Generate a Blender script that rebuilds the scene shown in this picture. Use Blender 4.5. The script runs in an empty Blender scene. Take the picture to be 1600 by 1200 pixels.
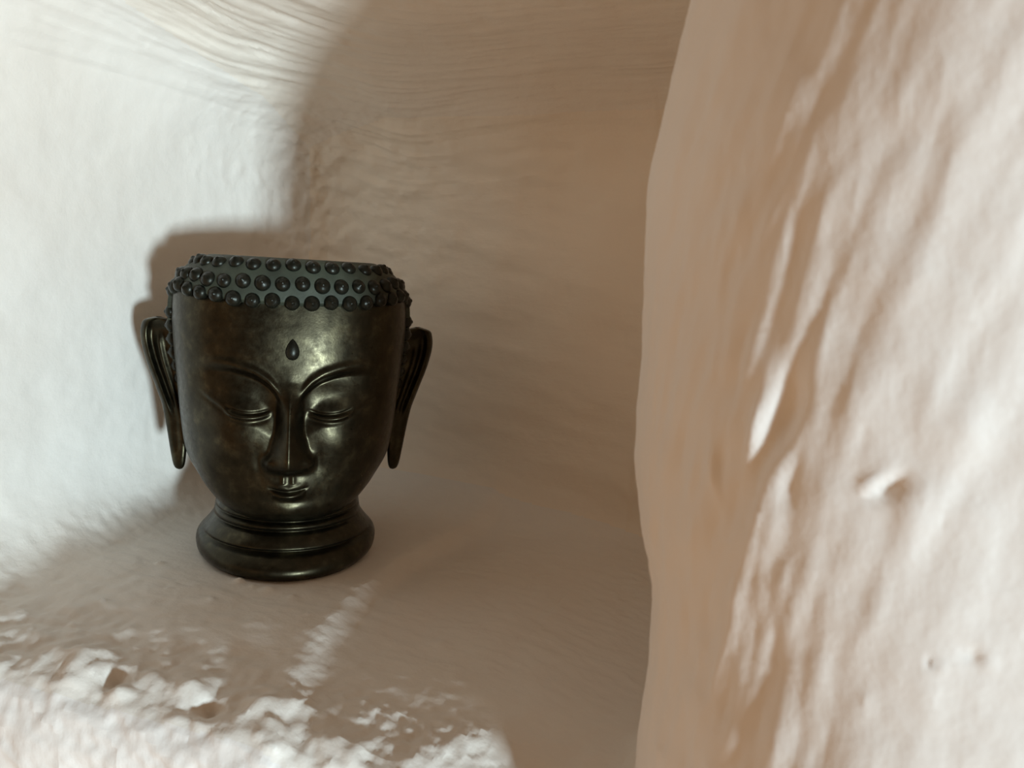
import bpy, math
import numpy as np
from mathutils import Vector, Matrix

R = math.radians
S = bpy.context.scene
COL = S.collection

# ------------------------------------------------------------------ camera, world, window light, exposure
CAM_H = 0.150
F_PX = 1305.0
cam_d = bpy.data.cameras.new('camera')
cam_d.sensor_width = 4.8
cam_d.lens = 4.8 * F_PX / 1600.0
cam_d.clip_start = 0.005
cam_d.clip_end = 50
cam = bpy.data.objects.new('camera', cam_d)
cam.location = (0, 0, CAM_H)
cam.rotation_euler = (Matrix.Rotation(R(24), 3, 'Z') @ Matrix.Rotation(R(90 - 7.6), 3, 'X') @ Matrix.Rotation(R(3.4), 3, 'Z')).to_euler()
cam_d.dof.use_dof = True
cam_d.dof.focus_distance = 0.385
cam_d.dof.aperture_fstop = 2.2
COL.objects.link(cam)
S.camera = cam

w = bpy.data.worlds.new('room_light')
S.world = w
w.use_nodes = True
wt = w.node_tree
bg = wt.nodes['Background']
# warm room fill, shaped brighter low down; dark spot added to deepen the bronze
def wmath(op, a, b=None, c=None):
    n = wt.nodes.new('ShaderNodeMath')
    n.operation = op
    for k, v in enumerate((a, b, c)):
        if isinstance(v, (int, float)):
            n.inputs[k].default_value = v
        elif v is not None:
            wt.links.new(v, n.inputs[k])
    return n.outputs[0]
wc = wt.nodes.new('ShaderNodeTexCoord').outputs['Generated']
wx = wt.nodes.new('ShaderNodeSeparateXYZ')
wt.links.new(wc, wx.inputs[0])
up = wt.nodes.new('ShaderNodeMapRange')
up.interpolation_type = 'SMOOTHSTEP'
wt.links.new(wx.outputs['Z'], up.inputs['Value'])
for nm, v in (('From Min', 0.0), ('From Max', 0.6), ('To Min', 0.50), ('To Max', 0.10)):
    up.inputs[nm].default_value = v
dp = wt.nodes.new('ShaderNodeVectorMath')
dp.operation = 'DOT_PRODUCT'
wt.links.new(wc, dp.inputs[0])
dp.inputs[1].default_value = (math.sin(R(22)), -math.cos(R(22)), 0.0)
dark_spot = wt.nodes.new('ShaderNodeMapRange')
dark_spot.interpolation_type = 'SMOOTHSTEP'
wt.links.new(dp.outputs['Value'], dark_spot.inputs['Value'])
for nm, v in (('From Min', 0.84), ('From Max', 0.97), ('To Min', 1.0), ('To Max', 0.42)):
    dark_spot.inputs[nm].default_value = v
bg.inputs['Color'].default_value = (1.0, 0.62, 0.345, 1)
wt.links.new(wmath('MULTIPLY', up.outputs[0], dark_spot.outputs[0]), bg.inputs['Strength'])

def window_lamp(name, az, el, dist, size, power, color, target=(-0.30, 0.36, 0.10)):
    """daylight from a window of the room; az = direction the light travels, left of the niche axis; el = upward"""
    d = Vector((-math.sin(R(az)) * math.cos(R(el)), math.cos(R(az)) * math.cos(R(el)), math.sin(R(el))))
    L = bpy.data.lights.new(name, 'AREA')
    L.shape = 'RECTANGLE'
    L.size, L.size_y = size
    L.energy = power
    L.color = color
    o = bpy.data.objects.new(name, L)
    o.location = Vector(target) - d * dist
    o.rotation_euler = d.to_track_quat('-Z', 'Y').to_euler()
    COL.objects.link(o)
    return o
window_lamp('window_light', 53, 6, 3.0, (0.20, 0.24), 82, (0.78, 1.0, 1.10))

S.view_settings.view_transform = 'Standard'
S.view_settings.look = 'None'
S.view_settings.gamma = 1
S.view_settings.use_curve_mapping = False
S.view_settings.exposure = 0.0

# ------------------------------------------------------------------ numpy helpers
def sstep(a, b, x):
    t = np.clip((x - a) / (b - a), 0, 1)
    return t * t * (3 - 2 * t)

def gauss(x, s):
    return np.exp(-(x / s) ** 2)

def _hash(i, j, k, seed):
    h = (i.astype(np.uint32) * np.uint32(374761393) + j.astype(np.uint32) * np.uint32(668265263)
         + k.astype(np.uint32) * np.uint32(2246822519) + np.uint32(seed * 3266489917 & 0xffffffff))
    h = (h ^ (h >> np.uint32(13))) * np.uint32(1274126177)
    h = (h ^ (h >> np.uint32(16))) * np.uint32(2654435761)
    return h ^ (h >> np.uint32(15))

def noise3(p, seed=0):
    """gradient noise, about -1..1"""
    f = np.floor(p)
    d = p - f
    i = f.astype(np.int64)
    u = d * d * d * (d * (d * 6 - 15) + 10)
    out = 0
    for a in (0, 1):
        for b in (0, 1):
            for c in (0, 1):
                h = _hash(i[:, 0] + a, i[:, 1] + b, i[:, 2] + c, seed)
                gx = (h & np.uint32(1023)) / 511.5 - 1
                gy = ((h >> np.uint32(10)) & np.uint32(1023)) / 511.5 - 1
                gz = ((h >> np.uint32(20)) & np.uint32(1023)) / 511.5 - 1
                g = gx * (d[:, 0] - a) + gy * (d[:, 1] - b) + gz * (d[:, 2] - c)
                wx = u[:, 0] if a else 1 - u[:, 0]
                wy = u[:, 1] if b else 1 - u[:, 1]
                wz = u[:, 2] if c else 1 - u[:, 2]
                out = out + g * wx * wy * wz
    return out * 1.4

def fbm(p, octaves, seed=0, gain=0.5):
    out, a, s = 0, 1.0, 1.0
    for o in range(octaves):
        out = out + a * noise3(p * s, seed + o)
        a *= gain
        s *= 2.03
    return out

def curve(keys, t):
    """smooth interpolation of key rows at t in 0..len-1 (Catmull-Rom)"""
    k = np.asarray(keys, float)
    n = len(k)
    i = np.clip(np.floor(t).astype(int), 0, n - 2)
    f = (t - i)[:, None]
    p0, p1, p2, p3 = k[np.maximum(i - 1, 0)], k[i], k[i + 1], k[np.minimum(i + 2, n - 1)]
    return 0.5 * (2 * p1 + (p2 - p0) * f + (2 * p0 - 5 * p1 + 4 * p2 - p3) * f ** 2 + (3 * p1 - p0 - 3 * p2 + p3) * f ** 3)

def mesh_np(name, co, quads, normals=None):
    me = bpy.data.meshes.new(name)
    me.vertices.add(len(co))
    me.vertices.foreach_set('co', np.ascontiguousarray(co, np.float32).ravel())
    n = len(quads)
    me.loops.add(n * 4)
    me.polygons.add(n)
    me.loops.foreach_set('vertex_index', np.ascontiguousarray(quads, np.int32).ravel())
    me.polygons.foreach_set('loop_start', np.arange(0, n * 4, 4, dtype=np.int32))
    me.polygons.foreach_set('use_smooth', np.ones(n, bool))
    me.update(calc_edges=True)
    me.validate()
    if normals is not None:
        me.normals_split_custom_set_from_vertices([tuple(v) for v in normals])
    return me

def add(name, me, mat, parent=None):
    o = bpy.data.objects.new(name, me)
    if mat is not None:
        me.materials.clear()
        me.materials.append(mat)
    COL.objects.link(o)
    if parent is not None:
        o.parent = parent
    return o

def grid_quads(nr, nc, wrap):
    r = np.arange(nr - 1)[:, None]
    c = np.arange(nc if wrap else nc - 1)[None, :]
    c2 = (c + 1) % nc
    return np.stack([r * nc + c, r * nc + c2, (r + 1) * nc + c2, (r + 1) * nc + c], -1).reshape(-1, 4)

def grid_mesh(name, P, wrap=True, flip=False, keep=None):
    """P: rows x cols x 3"""
    nr, nc = P.shape[:2]
    q = grid_quads(nr, nc, wrap)
    if keep is not None:
        q = q[keep.ravel()[q].any(1)]
    if flip:
        q = q[:, ::-1]
    co = P.reshape(-1, 3)
    used = np.unique(q)
    m = np.full(len(co), -1)
    m[used] = np.arange(len(used))
    return mesh_np(name, co[used], m[q])

# ------------------------------------------------------------------ materials
def new_mat(name):
    m = bpy.data.materials.new(name)
    m.use_nodes = True
    nt = m.node_tree
    return m, nt, nt.nodes['Principled BSDF']

def noise_node(nt, vec, scale, detail, rough=0.6):
    n = nt.nodes.new('ShaderNodeTexNoise')
    n.inputs['Scale'].default_value = scale
    n.inputs['Detail'].default_value = detail
    n.inputs['Roughness'].default_value = rough
    nt.links.new(vec, n.inputs['Vector'])
    return n

def ramp(nt, fac, stops):
    r = nt.nodes.new('ShaderNodeValToRGB')
    nt.links.new(fac, r.inputs['Fac'])
    e = r.color_ramp.elements
    e[0].position, e[0].color = stops[0][0], (*stops[0][1], 1)
    e[1].position, e[1].color = stops[-1][0], (*stops[-1][1], 1)
    for p, c in stops[1:-1]:
        k = e.new(p)
        k.color = (*c, 1)
    return r

def plaster(name, rot, stretch, grain=1.0, streak=1.0, tint=(1, 1, 1)):
    m, nt, b = new_mat(name)
    tc = nt.nodes.new('ShaderNodeTexCoord')
    mp = nt.nodes.new('ShaderNodeMapping')
    mp.inputs['Rotation'].default_value = rot
    mp.inputs['Scale'].default_value = stretch
    nt.links.new(tc.outputs['Object'], mp.inputs['Vector'])
    obj = tc.outputs['Object']
    n1 = noise_node(nt, obj, 14, 4)
    col = ramp(nt, n1.outputs['Fac'], [(0.3, tuple(a * b for a, b in zip((0.855, 0.79, 0.715), tint))), (0.7, tuple(a * b for a, b in zip((0.88, 0.83, 0.765), tint)))])
    nt.links.new(col.outputs['Color'], b.inputs['Base Color'])
    b.inputs['Roughness'].default_value = 0.52
    b.inputs['Specular IOR Level'].default_value = 0.35
    fine = noise_node(nt, obj, 420, 5, 0.62)
    st = noise_node(nt, mp.outputs['Vector'], 130, 5, 0.6)
    b1 = nt.nodes.new('ShaderNodeBump')
    b1.inputs['Distance'].default_value = 0.0011 * streak
    b1.inputs['Strength'].default_value = 0.55
    nt.links.new(st.outputs['Fac'], b1.inputs['Height'])
    b2 = nt.nodes.new('ShaderNodeBump')
    b2.inputs['Distance'].default_value = 0.00045 * grain
    b2.inputs['Strength'].default_value = 0.5
    nt.links.new(fine.outputs['Fac'], b2.inputs['Height'])
    nt.links.new(b1.outputs['Normal'], b2.inputs['Normal'])
    nt.links.new(b2.outputs['Normal'], b.inputs['Normal'])
    return m

PL_LEFT = plaster('whitewash_left', (0, 0, 0), (1, .25, 1), 0.7, 0.35)
PL_BACK = plaster('whitewash_back', (0, R(-8), 0), (.22, 1, 1), 0.8, 0.7, (1.05, 0.995, 0.92))  # pinkish wall tone, with the colour raised to lighten the dim back wall
PL_CEIL = plaster('whitewash_ceiling', (0, 0, R(20)), (.3, .12, 1), 0.7, 0.6, (1.01, 0.98, 0.94))
PL_FLOOR = plaster('whitewash_ledge', (0, 0, R(15)), (.35, 1, 1), 1.0, 0.6)
PL_FRONT = plaster('whitewash_front', (0, R(12), 0), (1, 1, .25), 0.8, 0.45, (1.02, 1.035, 1.075))  # brighter, cooler light on front and jamb is put into this tint

def bronze(name, stops, rough, metallic=0.55, scale=60, grain=0.00012):
    m, nt, b = new_mat(name)
    tc = nt.nodes.new('ShaderNodeTexCoord')
    obj = tc.outputs['Object']
    n1 = noise_node(nt, obj, scale, 6, 0.6)
    c = ramp(nt, n1.outputs['Fac'], stops)
    nt.links.new(c.outputs['Color'], b.inputs['Base Color'])
    n2 = noise_node(nt, obj, 330, 4, 0.65)
    rr = ramp(nt, n2.outputs['Fac'], [(0.3, (rough - .08,) * 3), (0.7, (rough + .09,) * 3)])
    nt.links.new(rr.outputs['Color'], b.inputs['Roughness'])
    b.inputs['Metallic'].default_value = metallic
    b.inputs['Specular IOR Level'].default_value = 0.4
    n3 = noise_node(nt, obj, 900, 3, 0.6)
    bp = nt.nodes.new('ShaderNodeBump')
    bp.inputs['Distance'].default_value = grain
    bp.inputs['Strength'].default_value = 0.5
    nt.links.new(n3.outputs['Fac'], bp.inputs['Height'])
    nt.links.new(bp.outputs['Normal'], b.inputs['Normal'])
    return m

BRONZE = bronze('dark_bronze', [(0.3, (0.023, 0.0195, 0.012)), (0.55, (0.042, 0.0355, 0.0215)), (0.75, (0.084, 0.072, 0.042))], 0.345, 0.95, 130, 0.00008)
BRONZE_HAIR = bronze('dusty_bronze', [(0.35, (0.032, 0.038, 0.026)), (0.65, (0.058, 0.068, 0.047))], 0.62, 0.1, 90)
BRONZE_CURL = bronze('curl_bronze', [(0.35, (0.010, 0.0105, 0.0075)), (0.65, (0.018, 0.019, 0.013))], 0.34, 0.5, 200)

# ------------------------------------------------------------------ the plaster niche: one field, cut into its walls
XL, XR, YF, YB = -0.378, -0.062, 0.210, 0.480
ZC = 0.255

def smax(a, b, k):
    h = np.maximum(k - np.abs(a - b), 0) / k
    return np.maximum(a, b) + h * h * k * 0.25

JZ = np.linspace(-.2, .45, 400)
JX = 0.0015 + np.interp(JZ, [-.12, .026, .061, .097, .138, .177, .2146, .26, .30], [-.005, -.005, -.0060, -.0150, -.0155, -.0180, -.0105, -.009, -.008])
JX = np.convolve(np.pad(JX, 8, 'edge'), np.hanning(17) / np.hanning(17).sum(), 'valid')

def jamb_x(z):
    return XR + np.interp(z, JZ, JX)

def front_y(x, z):
    """the wall face: the jamb leans out of the niche and flattens towards the right"""
    xe = np.interp(z, [.03, .084, .122, .151, .162, .177, .195, .21], [-.009, -.008, -.008, -.005, -.003, .0, .006, .012])
    k = .007
    m = np.clip((xe - x) / k, -40, 40)
    lo = xe - k * np.log1p(np.exp(m))                 # soft minimum of x and xe
    base = np.interp(x, [-.50, -.35, -.2, -.12, -.07], [.178, .186, .202, .208, YF])
    return base - (0.49 + .06 * sstep(.06, .14, z)) * np.maximum(lo + .10, 0) - 0.10 * np.maximum(x - xe, 0)

def floor_z(x, y):
    # the right half of the ledge lies a little lower than the half that carries the head
    line = x - LEDGE_STEP(y)
    return -0.0045 * sstep(-.007, .009, line) - 0.010 * sstep(.06, .16, line) - 0.008 * sstep(.285, .20, y)

def field(p):
    x, y, z = p[..., 0], p[..., 1], p[..., 2]
    left = (XL + 0.10 * (z - .12) * (z < .12) * 0) - x
    right = x - (jamb_x(z) + 0.12 * np.maximum(y - YF, 0))
    back = y - (YB + 0.02 * (z - 0.1))
    bot = floor_z(x, y) - z
    top = z - (ZC - 0.005 + 0.24 * np.maximum(YB - y, 0))
    side = smax(smax(left, back, 0.05), right, 0.08)
    rt = sstep(-.22, -.10, x)
    cav = smax(side, bot, 0.045 - 0.030 * rt)
    cav = smax(cav, top, 0.085 - 0.055 * rt)
    front = front_y(x, z) - y
    # rounding of the mouth: generous on the jamb, tighter on the ledge
    k = 0.022 + 0.070 * sstep(-.14, -.07, x) + 0.03 * sstep(.2, .28, z)
    return smax(front, -cav, k)          # solid where negative

def surface_net(lo, hi, h):
    n = [int(round((b - a) / h)) + 1 for a, b in zip(lo, hi)]
    ax = [np.linspace(a, b, m) for a, b, m in zip(lo, hi, n)]
    G = np.stack(np.meshgrid(*ax, indexing='ij'), -1)
    v = field(G).astype(np.float32)
    ins = v < 0
    c = np.zeros([m - 1 for m in n], np.int8)
    for a in (0, 1):
        for b in (0, 1):
            for d in (0, 1):
                c += ins[a:n[0] - 1 + a, b:n[1] - 1 + b, d:n[2] - 1 + d]
    cell = (c > 0) & (c < 8)
    idx = np.full(cell.shape, -1, np.int64)
    ijk = np.argwhere(cell)
    idx[cell] = np.arange(len(ijk))
    co = np.asarray(lo) + (ijk + 0.5) * h
    quads = []
    for axis in range(3):
        s0 = [slice(None)] * 3
        s1 = [slice(None)] * 3
        s0[axis] = slice(0, -1)
        s1[axis] = slice(1, None)
        ch = ins[tuple(s0)] != ins[tuple(s1)]
        e = np.argwhere(ch)
        o1, o2 = [(1, 2), (2, 0), (0, 1)][axis]
        ok = (e[:, o1] > 0) & (e[:, o2] > 0) & (e[:, o1] < n[o1] - 1) & (e[:, o2] < n[o2] - 1)
        e = e[ok]
        def g(d1, d2):
            q = e.copy()
            q[:, o1] += d1
            q[:, o2] += d2
            return idx[q[:, 0], q[:, 1], q[:, 2]]
        q = np.stack([g(-1, -1), g(0, -1), g(0, 0), g(-1, 0)], -1)
        fl = ~ins[e[:, 0], e[:, 1], e[:, 2]]
        q[fl] = q[fl][:, ::-1]
        quads.append(q)
    return co, np.concatenate(quads)

def grad(p, e=4e-4):
    g = np.stack([field(p + np.eye(3)[a] * e) - field(p - np.eye(3)[a] * e) for a in range(3)], -1) / (2 * e)
    return g

def snap(p, it=3):
    for _ in range(it):
        g = grad(p)
        p = p - (field(p) / np.maximum((g * g).sum(-1), .05))[:, None] * g
    return p

def subdivide(co, q):
    n = len(co)
    e = np.sort(np.stack([q, np.roll(q, -1, 1)], -1).reshape(-1, 2), 1)
    key = e[:, 0] * (n + 1) + e[:, 1]
    uq, inv = np.unique(key, return_inverse=True)
    inv = inv.reshape(-1, 4)
    mid = (co[uq // (n + 1)] + co[uq % (n + 1)]) / 2
    cen = co[q].mean(1)
    E = n + inv
    C = n + len(mid) + np.arange(len(q))
    new = np.concatenate([np.stack([q[:, k], E[:, k], C, E[:, k - 1]], -1) for k in range(4)])
    return np.concatenate([co, mid, cen]), new

def vnormals(co, q):
    a = co[q[:, 2]] - co[q[:, 0]]
    b = co[q[:, 3]] - co[q[:, 1]]
    fn = np.cross(a, b)
    vn = np.zeros_like(co)
    for k in range(4):
        for d in range(3):
            vn[:, d] += np.bincount(q[:, k], fn[:, d], len(co))
    return vn / np.maximum(np.linalg.norm(vn, axis=1), 1e-12)[:, None]

def build_niche():
    co, q = surface_net((-.60, .120, -.16), (.26, .540, .42), 0.0028)
    co = snap(co)
    co, q = subdivide(co, q)
    co = snap(co, 2)
    n = grad(co)
    n /= np.linalg.norm(n, axis=1)[:, None]
    x, y, z = co.T
    # which wall a point belongs to (boundaries in the coves)
    ny, nz, nx = n[:, 1], n[:, 2], n[:, 0]
    w_floor = sstep(.35, .8, nz) * (z < .08)
    w_ceil = sstep(.3, .8, -nz) * (z > .15)
    w_left = sstep(.3, .8, nx) * (x < -.25)
    w_back = sstep(.3, .8, -ny) * (y > .38)
    w_jamb = (x > -.16) * sstep(.0, .3, np.maximum(-ny, -nx)) * (y < .38)
    w_under = (z < .03) * sstep(.2, .7, -ny) * (y < .26) * (x < -.02)
    d = np.zeros(len(co))
    # hand-trowelled unevenness everywhere
    d += (0.0022 - .0012 * (x > -.13)) * noise3(co * 13, 1) + (0.0010 - .0005 * w_jamb) * noise3(co * 34, 2) + 0.0003 * fbm(co * 95, 3, 3)
    # brush and trowel strokes running into the niche under its ceiling
    dw = -smax(-(x - XL), -(YB - y), .09)               # distance to the left or back wall, rounded in the corner
    st = np.stack([(z + dw) * 100 + 6 * noise3(co * 9, 18) * .25, (x + y) * 9, z * 0 + 3.3], -1)
    rid = lambda n_: (1 - np.abs(n_)) ** 2
    w_stroke = np.maximum(w_ceil, w_back * sstep(.15, .22, z))
    w_stroke = np.maximum(w_stroke, w_left * sstep(.24, .255, z))
    brk = (0.35 + 0.65 * sstep(-.22, -.32, x)) * (0.55 + 0.9 * np.clip(noise3(co * 22, 16) + .35, 0, 1))
    d += w_stroke * brk * (0.0013 * noise3(st, 11) + 0.0010 * (rid(noise3(st * 1.7, 12)) - .5) + 0.0003 * noise3(st * 4, 14))
    # the seam where the ceiling plaster laps over the left wall
    zs_ = .2395 - .0045 * gauss(y - .425, .05) + .0012 * noise3(np.stack([y * 30, y * 0, y * 0], -1), 15)
    d += (x < -.30) * w_left * (.0006 * gauss(z - zs_ - .0026, .0026) - .0005 * gauss(z - zs_ + .0008, .0012)) * (.6 + .6 * noise3(co * 40, 17)) * sstep(.47, .42, y)
    stl = np.stack([x * 20, y * 5, z * 40 + y * 9], -1)
    d += w_left * sstep(.14, .24, z) * 0.0007 * noise3(stl, 13)
    # lumpy corner and back wall
    stb = np.stack([x * 16 + z * 10, y * 30, z * 55 + x * 9], -1)
    d += w_back * (0.0011 * noise3(stb, 21) + 0.0006 * noise3(stb * 2.1, 22))
    corner = np.exp(-(((x - XL - .012) / .03) ** 2 + ((y - YB + .012) / .035) ** 2))
    d += corner * 0.0024 * fbm(co * 85, 3, 31) * sstep(.12, .17, z)
    d += w_back * 0.0011 * fbm(co * np.array([75, 75, 100]), 3, 33) * sstep(-.22, -.32, x) * sstep(.10, .15, z)
    d += w_left * 0.0008 * np.maximum(fbm(co * 120, 2, 35), 0) * gauss(y - .42, .06) * sstep(.17, .2, z)
    # drips and scrape marks down the jamb
    lean = x - (0.16 * (z - .1) + .9 * np.maximum(z - .1, 0) ** 2)
    stj = np.stack([lean * 170, y * 90, z * 30], -1)
    mj = w_jamb * (0.45 + 0.9 * gauss(x + .03, .03) * sstep(.22, .12, z))
    d += mj * (0.0010 * noise3(stj, 41) + 0.0004 * noise3(stj * 2.2, 42) + 0.0006 * noise3(stj * .5, 43))
    # crumbly lip of the ledge
    lip = (z < .035) * gauss(y - (YF + .004), .026) * (x < -.06) * sstep(-.03, .1, nz + .3)
    d += lip * (0.0030 * fbm(co * np.array([46, 60, 60]), 3, 51) + 0.0010 * fbm(co * 190, 2, 52))
    d += w_floor * 0.0005 * fbm(co * np.array([90, 160, 90]), 3, 55)
    d += w_floor * 0.0011 * fbm(co * np.array([230, 320, 230]), 2, 56) * gauss(x + .145, .05) * gauss(y - .236, .016)
    d += w_under * 0.0013 * fbm(co * 48, 3, 57)
    # the plaster is level under the head
    rr = np.hypot(x - HEAD_XY[0], y - HEAD_XY[1])
    under = sstep(.075, .05, rr) * (z < .02)
    d *= 1 - 0.93 * under
    # marks with a place of their own
    for (px, pz, sx, sz, amp, tilt) in JAMB_MARKS:
        m_ = (y < .30) & (x > -.12)
        u = (x - px) * math.cos(tilt) + (z - pz) * math.sin(tilt)
        v = -(x - px) * math.sin(tilt) + (z - pz) * math.cos(tilt)
        d += m_ * amp * np.exp(-(u / sx) ** 2 - (v / sz) ** 2)
    for (px, py, s, amp) in LEDGE_MARKS:
        m_ = (z < .03) & (z > -.06)
        d += m_ * amp * np.exp(-((x - px) / s) ** 2 - ((y - py) / (s * .8)) ** 2)
    co = co + n * d[:, None]
    vn = vnormals(co, q)
    cn = n[q].mean(1)
    cc = co[q].mean(1)
    X, Y, Z = cc.T
    inside = Y > YF + 0.022
    lab = np.zeros(len(q), int)                       # 0 front
    ax = np.stack([cn[:, 2] + .15 * (Z < .04), -cn[:, 2], cn[:, 0], -cn[:, 1], -cn[:, 0]], 1)
    best = ax.argmax(1)
    lab = np.where(best == 0, 1, np.where(best == 1, 2, np.where(best == 2, 3, np.where(best == 4, 5, np.where(Y > .36, 4, 0)))))
    lab[(lab == 5) & (Y < .23)] = 0
    lab[(lab == 3) & (X > -.2)] = 0
    lab[(lab == 1) & ((Z < -.05) | (Z > .1))] = 0
    lab[(lab == 2) & (Z < .1)] = 0
    lab[(lab == 0) & (X > -.13) & (Z > -.08)] = 5     # the jamb belongs to the right wall with its face
    names = [('wall_front', PL_FRONT, 'rough whitewashed wall below and left of the niche'),
             ('floor', PL_FLOOR, 'lumpy whitewashed ledge floor of the niche'),
             ('ceiling', PL_CEIL, 'brush-streaked whitewashed ceiling of the niche'),
             ('wall_left', PL_LEFT, 'brightly lit whitewashed left wall of the niche'),
             ('wall_back', PL_BACK, 'shaded whitewashed back wall of the niche'),
             ('wall_right', PL_FRONT, 'rounded whitewashed jamb at the right of the niche')]
    for k, (nm, mt, label) in enumerate(names):
        f = q[lab == k]
        if not len(f):
            continue
        used = np.unique(f)
        m = np.full(len(co), -1)
        m[used] = np.arange(len(used))
        o = add(nm, mesh_np(nm, co[used], m[f], vn[used]), mt)
        o['kind'] = 'structure'
        o['label'] = label
        o['category'] = {'floor': 'floor', 'ceiling': 'ceiling'}.get(nm, 'wall')

LEDGE_STEP = lambda y: np.interp(y, [.18, .2214, .263, .3118, .36], [-.16, -.177, -.195, -.2068, -.214])
HEAD_XY = (-0.2795, 0.3460)
JAMB_MARKS = [(-.0220, .122, .0016, .0100, .0016, R(-8)), (-.0165, .127, .0026, .0085, -.0022, R(-10)), (-.0150, .112, .0016, .0060, -.0010, R(-12)),
              (-.0310, .108, .0012, .0060, .0010, R(10)), (.0006, .1165, .0034, .0011, .0010, R(42)), (.0026, .1157, .0036, .0013, -.0016, R(42)),
              (.0193, .0885, .0009, .0009, -.0016, 0), (.0216, .0883, .0009, .0009, .0008, 0), (.0132, .0852, .0006, .0006, -.0009, 0), (.0147, .0850, .0007, .0007, .0006, 0)]
LEDGE_MARKS = [(-.268, .214, .010, .004), (-.251, .211, .0045, -.006), (-.243, .206, .004, .003), (-.2075, .2135, .004, -.005), (-.222, .218, .007, .003), (-.190, .220, .006, .0025),
               (-.263, .2915, .0024, .0020), (-.2456, .2915, .0030, .0016), (-.254, .2905, .0016, .0014), (-.3099, .2886, .0016, .0014), (-.231, .290, .0022, .0012),
               (-.2587, .2695, .0013, .0012), (-.2996, .2474, .0016, .0015), (-.2131, .278, .0011, .0011), (-.283, .268, .0012, .0011), (-.155, .2915, .0035, .0010)]
build_niche()

# ------------------------------------------------------------------ the statue head
root = bpy.data.objects.new('statue_head', None)
root.empty_display_size = 0.05
COL.objects.link(root)
root.location = (*HEAD_XY, 0.0)
root.rotation_euler = (0, 0, R(38.5))
root['label'] = 'dark bronze statue head with lowered eyes, knobbed hair and long ears on the ledge'
root['category'] = 'statue'

HEAD_KEYS = [(.040, .018, .020, .018), (.031, .024, .031, .028), (.0250, .030, .0405, .036), (.0272, .0370, .0462, .044), (.033, .0420, .0490, .050),
             (.040, .0456, .0500, .053), (.050, .0496, .0512, .056), (.060, .0518, .0522, .058), (.075, .0536, .0532, .060),
             (.090, .0550, .0538, .061), (.105, .0565, .0538, .061), (.120, .0574, .0530, .060), (.137, .0568, .0505, .058), (.142, .0520, .0460, .053)]

def sint(x, xs, ys, blur=0.12):
    """interpolation through keys with rounded corners"""
    t = np.linspace(xs[0], xs[-1], 601)
    n = max(3, int(600 * blur)) | 1
    wd = np.hanning(n + 2)
    y = np.convolve(np.pad(np.interp(t, xs, ys), (n + 1) // 2, 'edge'), wd / wd.sum(), 'valid')
    return np.interp(x, t, y)

def section(phi, a, f, b, n=2.35):
    s, c = np.sin(phi), np.cos(phi)
    x = a * np.sign(s) * np.abs(s) ** (2 / n)
    y = np.where(c > 0, -f, b) * np.abs(c) ** (2 / n)
    return x, y

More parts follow.
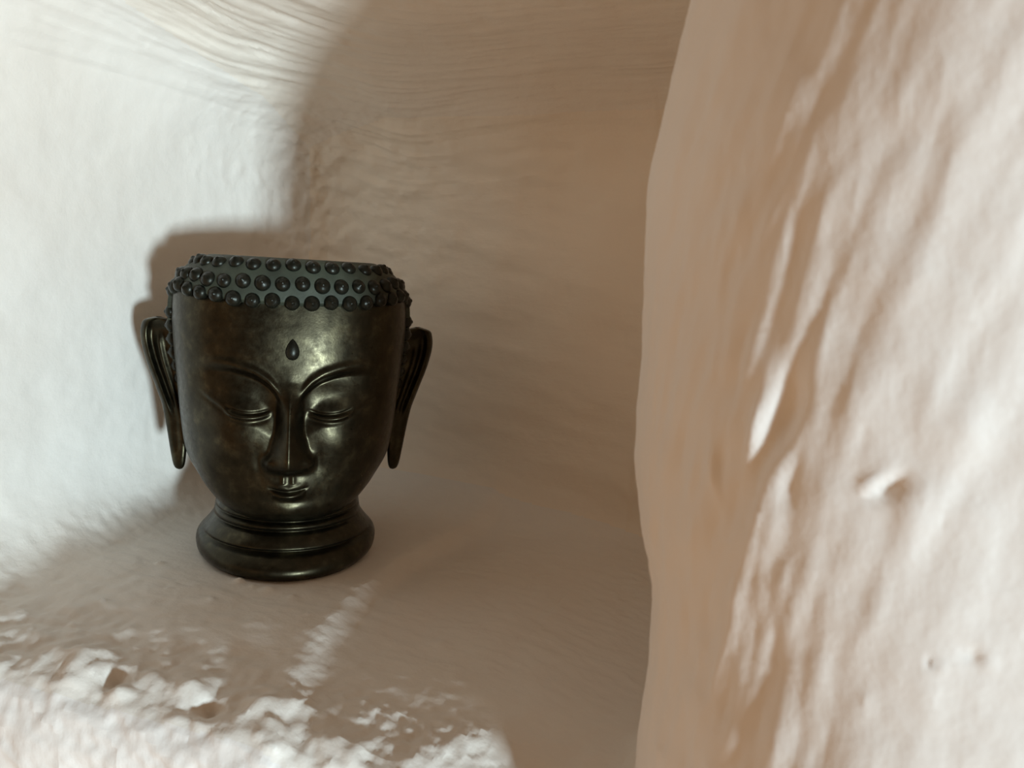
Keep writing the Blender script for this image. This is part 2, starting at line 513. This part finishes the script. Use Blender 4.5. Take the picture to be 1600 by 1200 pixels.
def face_relief(x, z):
    """outward relief of the face, metres; x lateral, z up"""
    ax = np.abs(x)
    d = np.zeros_like(x)
    # brow line and eye socket
    zb = sint(ax, [0, .004, .0065, .0095, .0145, .021, .0275, .035, .044, .06], [.085, .0885, .0917, .0948, .0980, .1004, .1018, .1018, .0995, .094], .08)
    ramp_in = sstep(.003, .009, ax)
    depth = sint(ax, [0, .003, .009, .014, .021, .028, .036, .046, .06], [0, .0004, .0040, .0050, .0042, .0028, .0012, 0, 0], .14)
    down = zb - z
    rec = sstep(.0002, .0052, down) * (1 - sstep(.012, .026, down))
    d -= depth * rec
    d += 0.0012 * gauss(down + .0006, .0019) * ramp_in * sstep(.044, .024, ax)
    d += 0.0007 * gauss(down - .0022, .0016) * ramp_in * sstep(.040, .022, ax)
    # eyelid, slit and lower lid
    lid = ((ax - .0200) / .0150) ** 2 + ((z - .0850) / .0090) ** 2
    d += 0.0024 * np.exp(-1.1 * lid ** 1.35)
    u = (ax - .0184) / .0080
    zs = .0792 + .0016 * u * u + .0004 * u
    inw = sstep(1.35, .70, np.abs(u))
    d -= 0.0010 * gauss(z - zs, .0007) * inw
    d += 0.0010 * gauss(z - zs + .0019, .0010) * inw
    d -= 0.0005 * gauss(z - zs + .0040, .0012) * inw
    # crease running from the outer corner of the eye
    zc = .0822 + .50 * (ax - .0290)
    cw = sstep(.026, .031, ax) * sstep(.043, .036, ax)
    d += 0.0002 * gauss(z - zc, .0013) * cw
    d -= 0.0003 * gauss(z - zc + .0022, .0012) * cw
    # cheeks
    d += 0.0030 * np.exp(-((ax - .0225) / .0120) ** 2 - ((z - .0675) / .0125) ** 2)
    # nose
    hn = sint(z, [.0450, .0490, .0508, .0522, .0537, .0560, .059, .065, .074, .082, .088, .094, .102, .11], [0, 0, .0004, .0040, .0096, .0120, .0123, .0110, .0084, .0058, .0032, .0008, 0, 0], .05)
    wn = sint(z, [.048, .054, .057, .062, .070, .080, .088, .096], [.0100, .0106, .0106, .0088, .0070, .0060, .0066, .0100], .1)
    un = ax / wn
    e = 0.07
    tri = 1 - (np.sqrt(un * un + e * e) - e) / (np.sqrt(1 + e * e) - e)
    k = 0.16
    tri = np.where(tri > k, tri, np.where(tri < -k, 0, (tri + k) ** 2 / (4 * k)))
    d += hn * tri
    d += 0.0026 * np.exp(-((ax - .0088) / .0030) ** 2 - ((z - .0570) / .0034) ** 2)
    d -= 0.0007 * np.exp(-((ax - .0132) / .0020) ** 2 - ((z - .057) / .005) ** 2)
    # muzzle, lips, chin
    d += 0.0026 * np.exp(-(x / .012) ** 2 - ((z - .0440) / .0085) ** 2)
    uu = ax / .0085
    zl = .0424 + .0018 * uu * uu
    lw = np.clip(1 - (ax / .0088) ** 2, 0, 1) ** 1.5
    d += 0.0008 * lw * gauss(z - (zl + .0021 - .0006 * gauss(ax, .0016)), .0017)
    lw2 = np.clip(1 - (ax / .0080) ** 2, 0, 1) ** 1.2
    d += 0.0026 * lw2 * gauss(z - (zl - .0024), .0019)
    d -= 0.0009 * gauss(z - zl, .0008) * sstep(.0100, .0050, ax)
    d -= 0.0007 * np.exp(-(x / .008) ** 2 - ((z - .0372) / .0020) ** 2)
    d += 0.0014 * np.exp(-(x / .009) ** 2 - ((z - .0315) / .0042) ** 2)
    d += 0.0006 * gauss(ax - .0021, .0011) * sstep(.0455, .047, z) * sstep(.0525, .0505, z)
    return d

def spaced_phi(n):
    s = np.linspace(-1, 1, n, endpoint=False)
    return np.pi * np.sign(s) * (0.5 * np.abs(s) + 0.5 * np.abs(s) ** 2.6)

def build_face():
    rows = np.concatenate([np.linspace(0, 2, 24, endpoint=False), np.linspace(2, 12.8, 420)])
    K = curve(HEAD_KEYS, rows)
    phi = spaced_phi(700)[None, :]
    z = np.repeat(K[:, 0:1], phi.shape[1], 1)
    x, y = section(phi, K[:, 1:2], K[:, 2:3], K[:, 3:4])
    nx, ny = x / K[:, 1:2] ** 2, y / np.where(y < 0, K[:, 2:3], K[:, 3:4]) ** 2
    ln = np.hypot(nx, ny)
    nx, ny = nx / ln, ny / ln
    front = sstep(.1, -.25, np.broadcast_to(-np.cos(phi), x.shape)) * sstep(1.8, 3.2, rows)[:, None]
    d = face_relief(x, z) * front
    lift = 0.0115 * (1 - np.cos(np.clip(np.abs(phi), 0, 1.9))) / 1.32 * sstep(.060, .028, z)
    P = np.stack([x + nx * d, y + ny * d, z + lift], -1)
    return P
FACE = build_face()
face = add('face', grid_mesh('face', FACE), BRONZE, root)

# hair cap with a hollow top
HAIR_KEYS = [(.040, .0470, .050, .056), (.055, .0520, .0525, .061), (.075, .0555, .0540, .0625), (.095, .0577, .0548, .0635), (.112, .0590, .0548, .0640),
             (.123, .0594, .0548, .0640), (.131, .0586, .0546, .0634), (.1385, .0560, .0534, .0612), (.1450, .0502, .0504, .0575), (.1488, .0438, .0468, .0530),
             (.1503, .0392, .0430, .0490), (.1490, .0365, .0400, .0460), (.140, .0350, .0380, .0440), (.115, .034, .036, .042), (.106, .031, .031, .037), (.105, .0002, .0002, .0002)]

def hair_line(phi):
    a = np.abs(np.degrees(phi))
    return sint(a, [0, 20, 40, 60, 70, 78, 84, 90, 97, 112, 180], [.1287, .1292, .1310, .1335, .1335, .1270, .112, .094, .075, .048, .040], .05)

def build_hair():
    rows = np.linspace(0, len(HAIR_KEYS) - 1, 260)
    K = curve(HAIR_KEYS, rows)
    phi = np.linspace(-np.pi, np.pi, 360, endpoint=False)[None, :]
    x, y = section(phi, K[:, 1:2], K[:, 2:3], K[:, 3:4])
    z = np.repeat(K[:, 0:1], 360, 1)
    zl = np.broadcast_to(hair_line(phi), x.shape)
    up = rows[:, None] > 7
    m = np.where(up, 1, sstep(-.0012, .0022, z - zl))
    sc = 1 - (1 - m) * 0.085
    P = np.stack([x * sc, y * sc, z], -1)
    keep = np.where(up, True, z > zl - .0035)
    return P, keep
HP, HK = build_hair()
hair = add('hair', grid_mesh('hair', HP, keep=HK), BRONZE_HAIR, root)
hair['label'] = 'dull greenish bronze hair cap'

def hair_point(phi, z):
    t = np.linspace(0, 9.5, 400)
    K = curve(HAIR_KEYS, t)
    i = int(np.argmin(np.abs(K[:, 0] - z)))
    def at(j, ph):
        x, y = section(np.array([ph]), K[j, 1], K[j, 2], K[j, 3])
        return Vector((float(x[0]), float(y[0]), float(K[j, 0])))
    p = at(i, phi)
    du = at(i, phi + .02) - at(i, phi - .02)
    dv = at(min(i + 2, 399), phi) - at(max(i - 2, 0), phi)
    return p, du.cross(dv).normalized()

def curl_mesh():
    prof = [(.0035, -.0014), (.0036, -.0003), (.0035, .0005), (.0031, .0012), (.0025, .0018), (.0018, .0022), (.0012, .0024), (.0009, .0027), (.0005, .0030), (.00001, .0031)]
    ph = np.linspace(0, 2 * np.pi, 20, endpoint=False)
    P = np.array([[(r * math.cos(a), r * math.sin(a), h) for a in ph] for r, h in prof])
    return grid_mesh('hair_curl', P)

def arc_table(z):
    ph = np.linspace(-np.pi, np.pi, 1441)
    pts = np.array([hair_point(p, z)[0][:] for p in ph])
    s = np.concatenate([[0], np.cumsum(np.linalg.norm(np.diff(pts, axis=0), axis=1))])
    return ph, s - s[720]

def curl_spots():
    out = []
    for r, (z, off) in enumerate([(.1312, 0.0), (.1388, 0.5), (.1470, 0.0)]):
        ph, s = arc_table(z)
        n = int(s[-1] * 2 / .0086)
        step = s[-1] * 2 / n
        for k in range(n):
            t = (k + off - n // 2) * step
            p = float(np.interp(t, s, ph))
            if r == 0:
                if abs(p) < R(73):
                    zz = float(hair_line(np.array([p]))[0]) + .0019
                else:
                    zz = .1325
            else:
                zz = z + (.0022 if r == 1 else 0.0) * float(sstep(.5, 1.1, abs(p)))
            out.append((p, zz + (.0004 if k % 3 == 0 else -.0002)))
    for sg in (-1, 1):                                  # down beside the ears
        for k, z in enumerate([.1215, .1145, .1075, .1005, .0935, .0865]):
            out.append((sg * R(82.5 + 2.2 * k), z))
            if k % 2 == 0:
                out.append((sg * R(93 + 2.2 * k), z - .003))
    return out

cm = curl_mesh()
spots = curl_spots()
spots.sort(key=lambda t: (abs(t[0]) + (0.6 if t[1] > .146 else 0)))
first = None
rest = []
for i, (p, z) in enumerate(spots):
    pos, nrm = hair_point(p, z)
    q = Vector((0, 0, 1)).rotation_difference(nrm)
    s = 0.94 + 0.10 * ((i * 7919) % 13) / 12
    pos = pos - nrm * 0.0013 * float(sstep(1.0, 1.45, abs(p)))
    M = Matrix.Translation(pos) @ q.to_matrix().to_4x4() @ Matrix.Diagonal((s, s, s, 1))
    if i < 96:
        if first is None:
            first = add('hair_curl', cm, BRONZE_CURL, hair)
            o = first
            o['label'] = 'small dark pointed hair knob'
        else:
            o = first.copy()
            COL.objects.link(o)
            o.parent = hair
        o.matrix_local = M
    else:
        rest.append(M)
src = np.array([v.co[:] for v in cm.vertices])
qs = np.array([list(p.vertices) for p in cm.polygons])
cos_, q_ = [], []
for k, M in enumerate(rest):
    A = np.array(M)
    cos_.append(src @ A[:3, :3].T + A[:3, 3])
    q_.append(qs + k * len(src))
back_curls = add('hair_curl_field', mesh_np('hair_curl_field', np.concatenate(cos_), np.concatenate(q_)), BRONZE_CURL, hair)
back_curls['kind'] = 'stuff'

# ears
def build_ear(sg):
    zk = [.0405, .0415, .0445, .0515, .0590, .066, .0735, .0795, .0858, .092, .098, .106, .112, .1155, .1175]
    xo = [.0550, .0566, .0578, .0592, .0606, .0620, .0638, .0660, .0684, .0708, .0728, .0746, .0744, .0728, .0670]
    xi = [.0540, .0524, .0514, .0508, .0508, .0508, .0512, .0515, .0520, .0525, .0532, .0540, .0555, .0580, .0640]
    t = np.linspace(0, len(zk) - 1, 150)
    K = curve(np.stack([zk, xo, xi], 1), t)
    z, O, I = K[:, 0:1], K[:, 1:2], K[:, 2:3]
    nf, nb = 44, 22
    u = np.concatenate([0.5 - 0.5 * np.cos(np.linspace(0, np.pi, nf)), (0.5 - 0.5 * np.cos(np.linspace(0, np.pi, nb)))[::-1][1:-1]])[None, :]
    isf = np.concatenate([np.ones(nf), np.zeros(nb - 2)])[None, :]
    x = I + (O - I) * u
    wd = O - I
    edge = np.sqrt(np.clip(1 - (2 * u - 1) ** 2, 0, 1)) ** 0.7
    T = np.minimum(.0034, wd * .45)
    v = (z - .0375) / (.1172 - .0375)
    up = sstep(.36, .5, v)
    dist_o = (O - x)
    top = sstep(.1172, .112, z)
    rim = up * (gauss(dist_o - .0022, .0016) * .0009 + (1 - top) * .0008)
    dish = up * sstep(.003, .006, dist_o) * sstep(.118, .110, z) * (.0034 * sstep(.0, .25, u))
    fold = up * gauss(dist_o - .0085 - .05 * (z - .09), .0018) * .0020 * sstep(.112, .104, z)
    trag = up * gauss(u - .12, .12) * gauss(z - .083, .006) * .002
    groove = (1 - up) * gauss(u - .5, .18) * .0007 * sstep(.044, .055, z)
    fr = T * edge + (rim - dish + fold + trag - groove) * edge ** .5
    bk = -T * edge * 1.1
    yc = .0040 + .42 * (x - .0565) - .003 * sstep(.08, .04, z)
    y = yc - np.where(isf > 0, fr, bk)
    P = np.stack([sg * x + 0 * y, y, z + 0 * y], -1)
    return P
for sg in (-1, 1):
    ear = add('ear', grid_mesh('ear', build_ear(sg), wrap=True, flip=sg < 0), BRONZE, root)

# drop-shaped mark on the forehead
def build_drop():
    n = 22
    prof = []
    for k in range(n):
        s = k / (n - 1)
        prof.append((.0076 * s ** 0.5 * (1 - s) ** 0.85 + 1e-6, -.0042 + .0100 * s))
    ph = np.linspace(0, 2 * np.pi, 28, endpoint=False)
    return np.array([[(r * math.cos(a) + 0, r * math.sin(a) * .75, h) for a in ph] for r, h in prof])
mark = add('forehead_mark', grid_mesh('forehead_mark', build_drop()), BRONZE_CURL, root)
mark.location = (0.0006, -0.0536, 0.1085)
mark['label'] = 'dark raised drop on the forehead'

# neck with its folds, and the flared foot
def build_body(keys, n, steps):
    """keys: z, half-width, front and back depth; steps: folds across the front (z, width, amount)"""
    t = np.linspace(0, len(keys) - 1, n)
    K = curve(keys, t)
    phi = np.linspace(-np.pi, np.pi, 300, endpoint=False)[None, :]
    x, y = section(phi, K[:, 1:2], K[:, 2:3], K[:, 3:4], 2.0)
    z = np.repeat(K[:, 0:1], 300, 1)
    fm = sstep(.05, .75, np.cos(phi))
    sc = np.ones_like(x)
    for zc, s, amp in steps:
        sc = sc + fm * amp * gauss(z - zc, s)
    return np.stack([x * sc, y * sc, z], -1)
FOLDS = [(.0122, .0010, -.040), (.0158, .0030, .020), (.0202, .0008, -.034), (.0226, .0012, .022), (.0246, .0006, -.024), (.0264, .0011, .022)]
NECK = [(.0122, .0432, .0515, .0425), (.014, .0416, .0495, .041), (.017, .0392, .0472, .039), (.020, .0374, .0452, .0375),
        (.024, .0366, .0435, .0366), (.028, .0362, .0420, .0362), (.034, .0362, .037, .0362), (.044, .035, .032, .035)]
neck = add('neck', grid_mesh('neck', build_body(NECK, 260, FOLDS)), BRONZE, root)
FOOT = [(.0004, .0002, .0002, .0002), (.0004, .028, .040, .028), (.0002, .0405, .0545, .0405), (.0010, .0428, .0572, .043), (.0030, .0448, .0586, .045), (.0056, .0455, .0584, .0457),
        (.0078, .0456, .0566, .0456), (.0098, .0450, .0543, .0446), (.0113, .0440, .0525, .0433), (.0124, .0430, .0513, .0423), (.0136, .041, .049, .040)]
foot = add('base', grid_mesh('base', build_body(FOOT, 200, [(.0122, .0010, -.040)])), BRONZE, root)
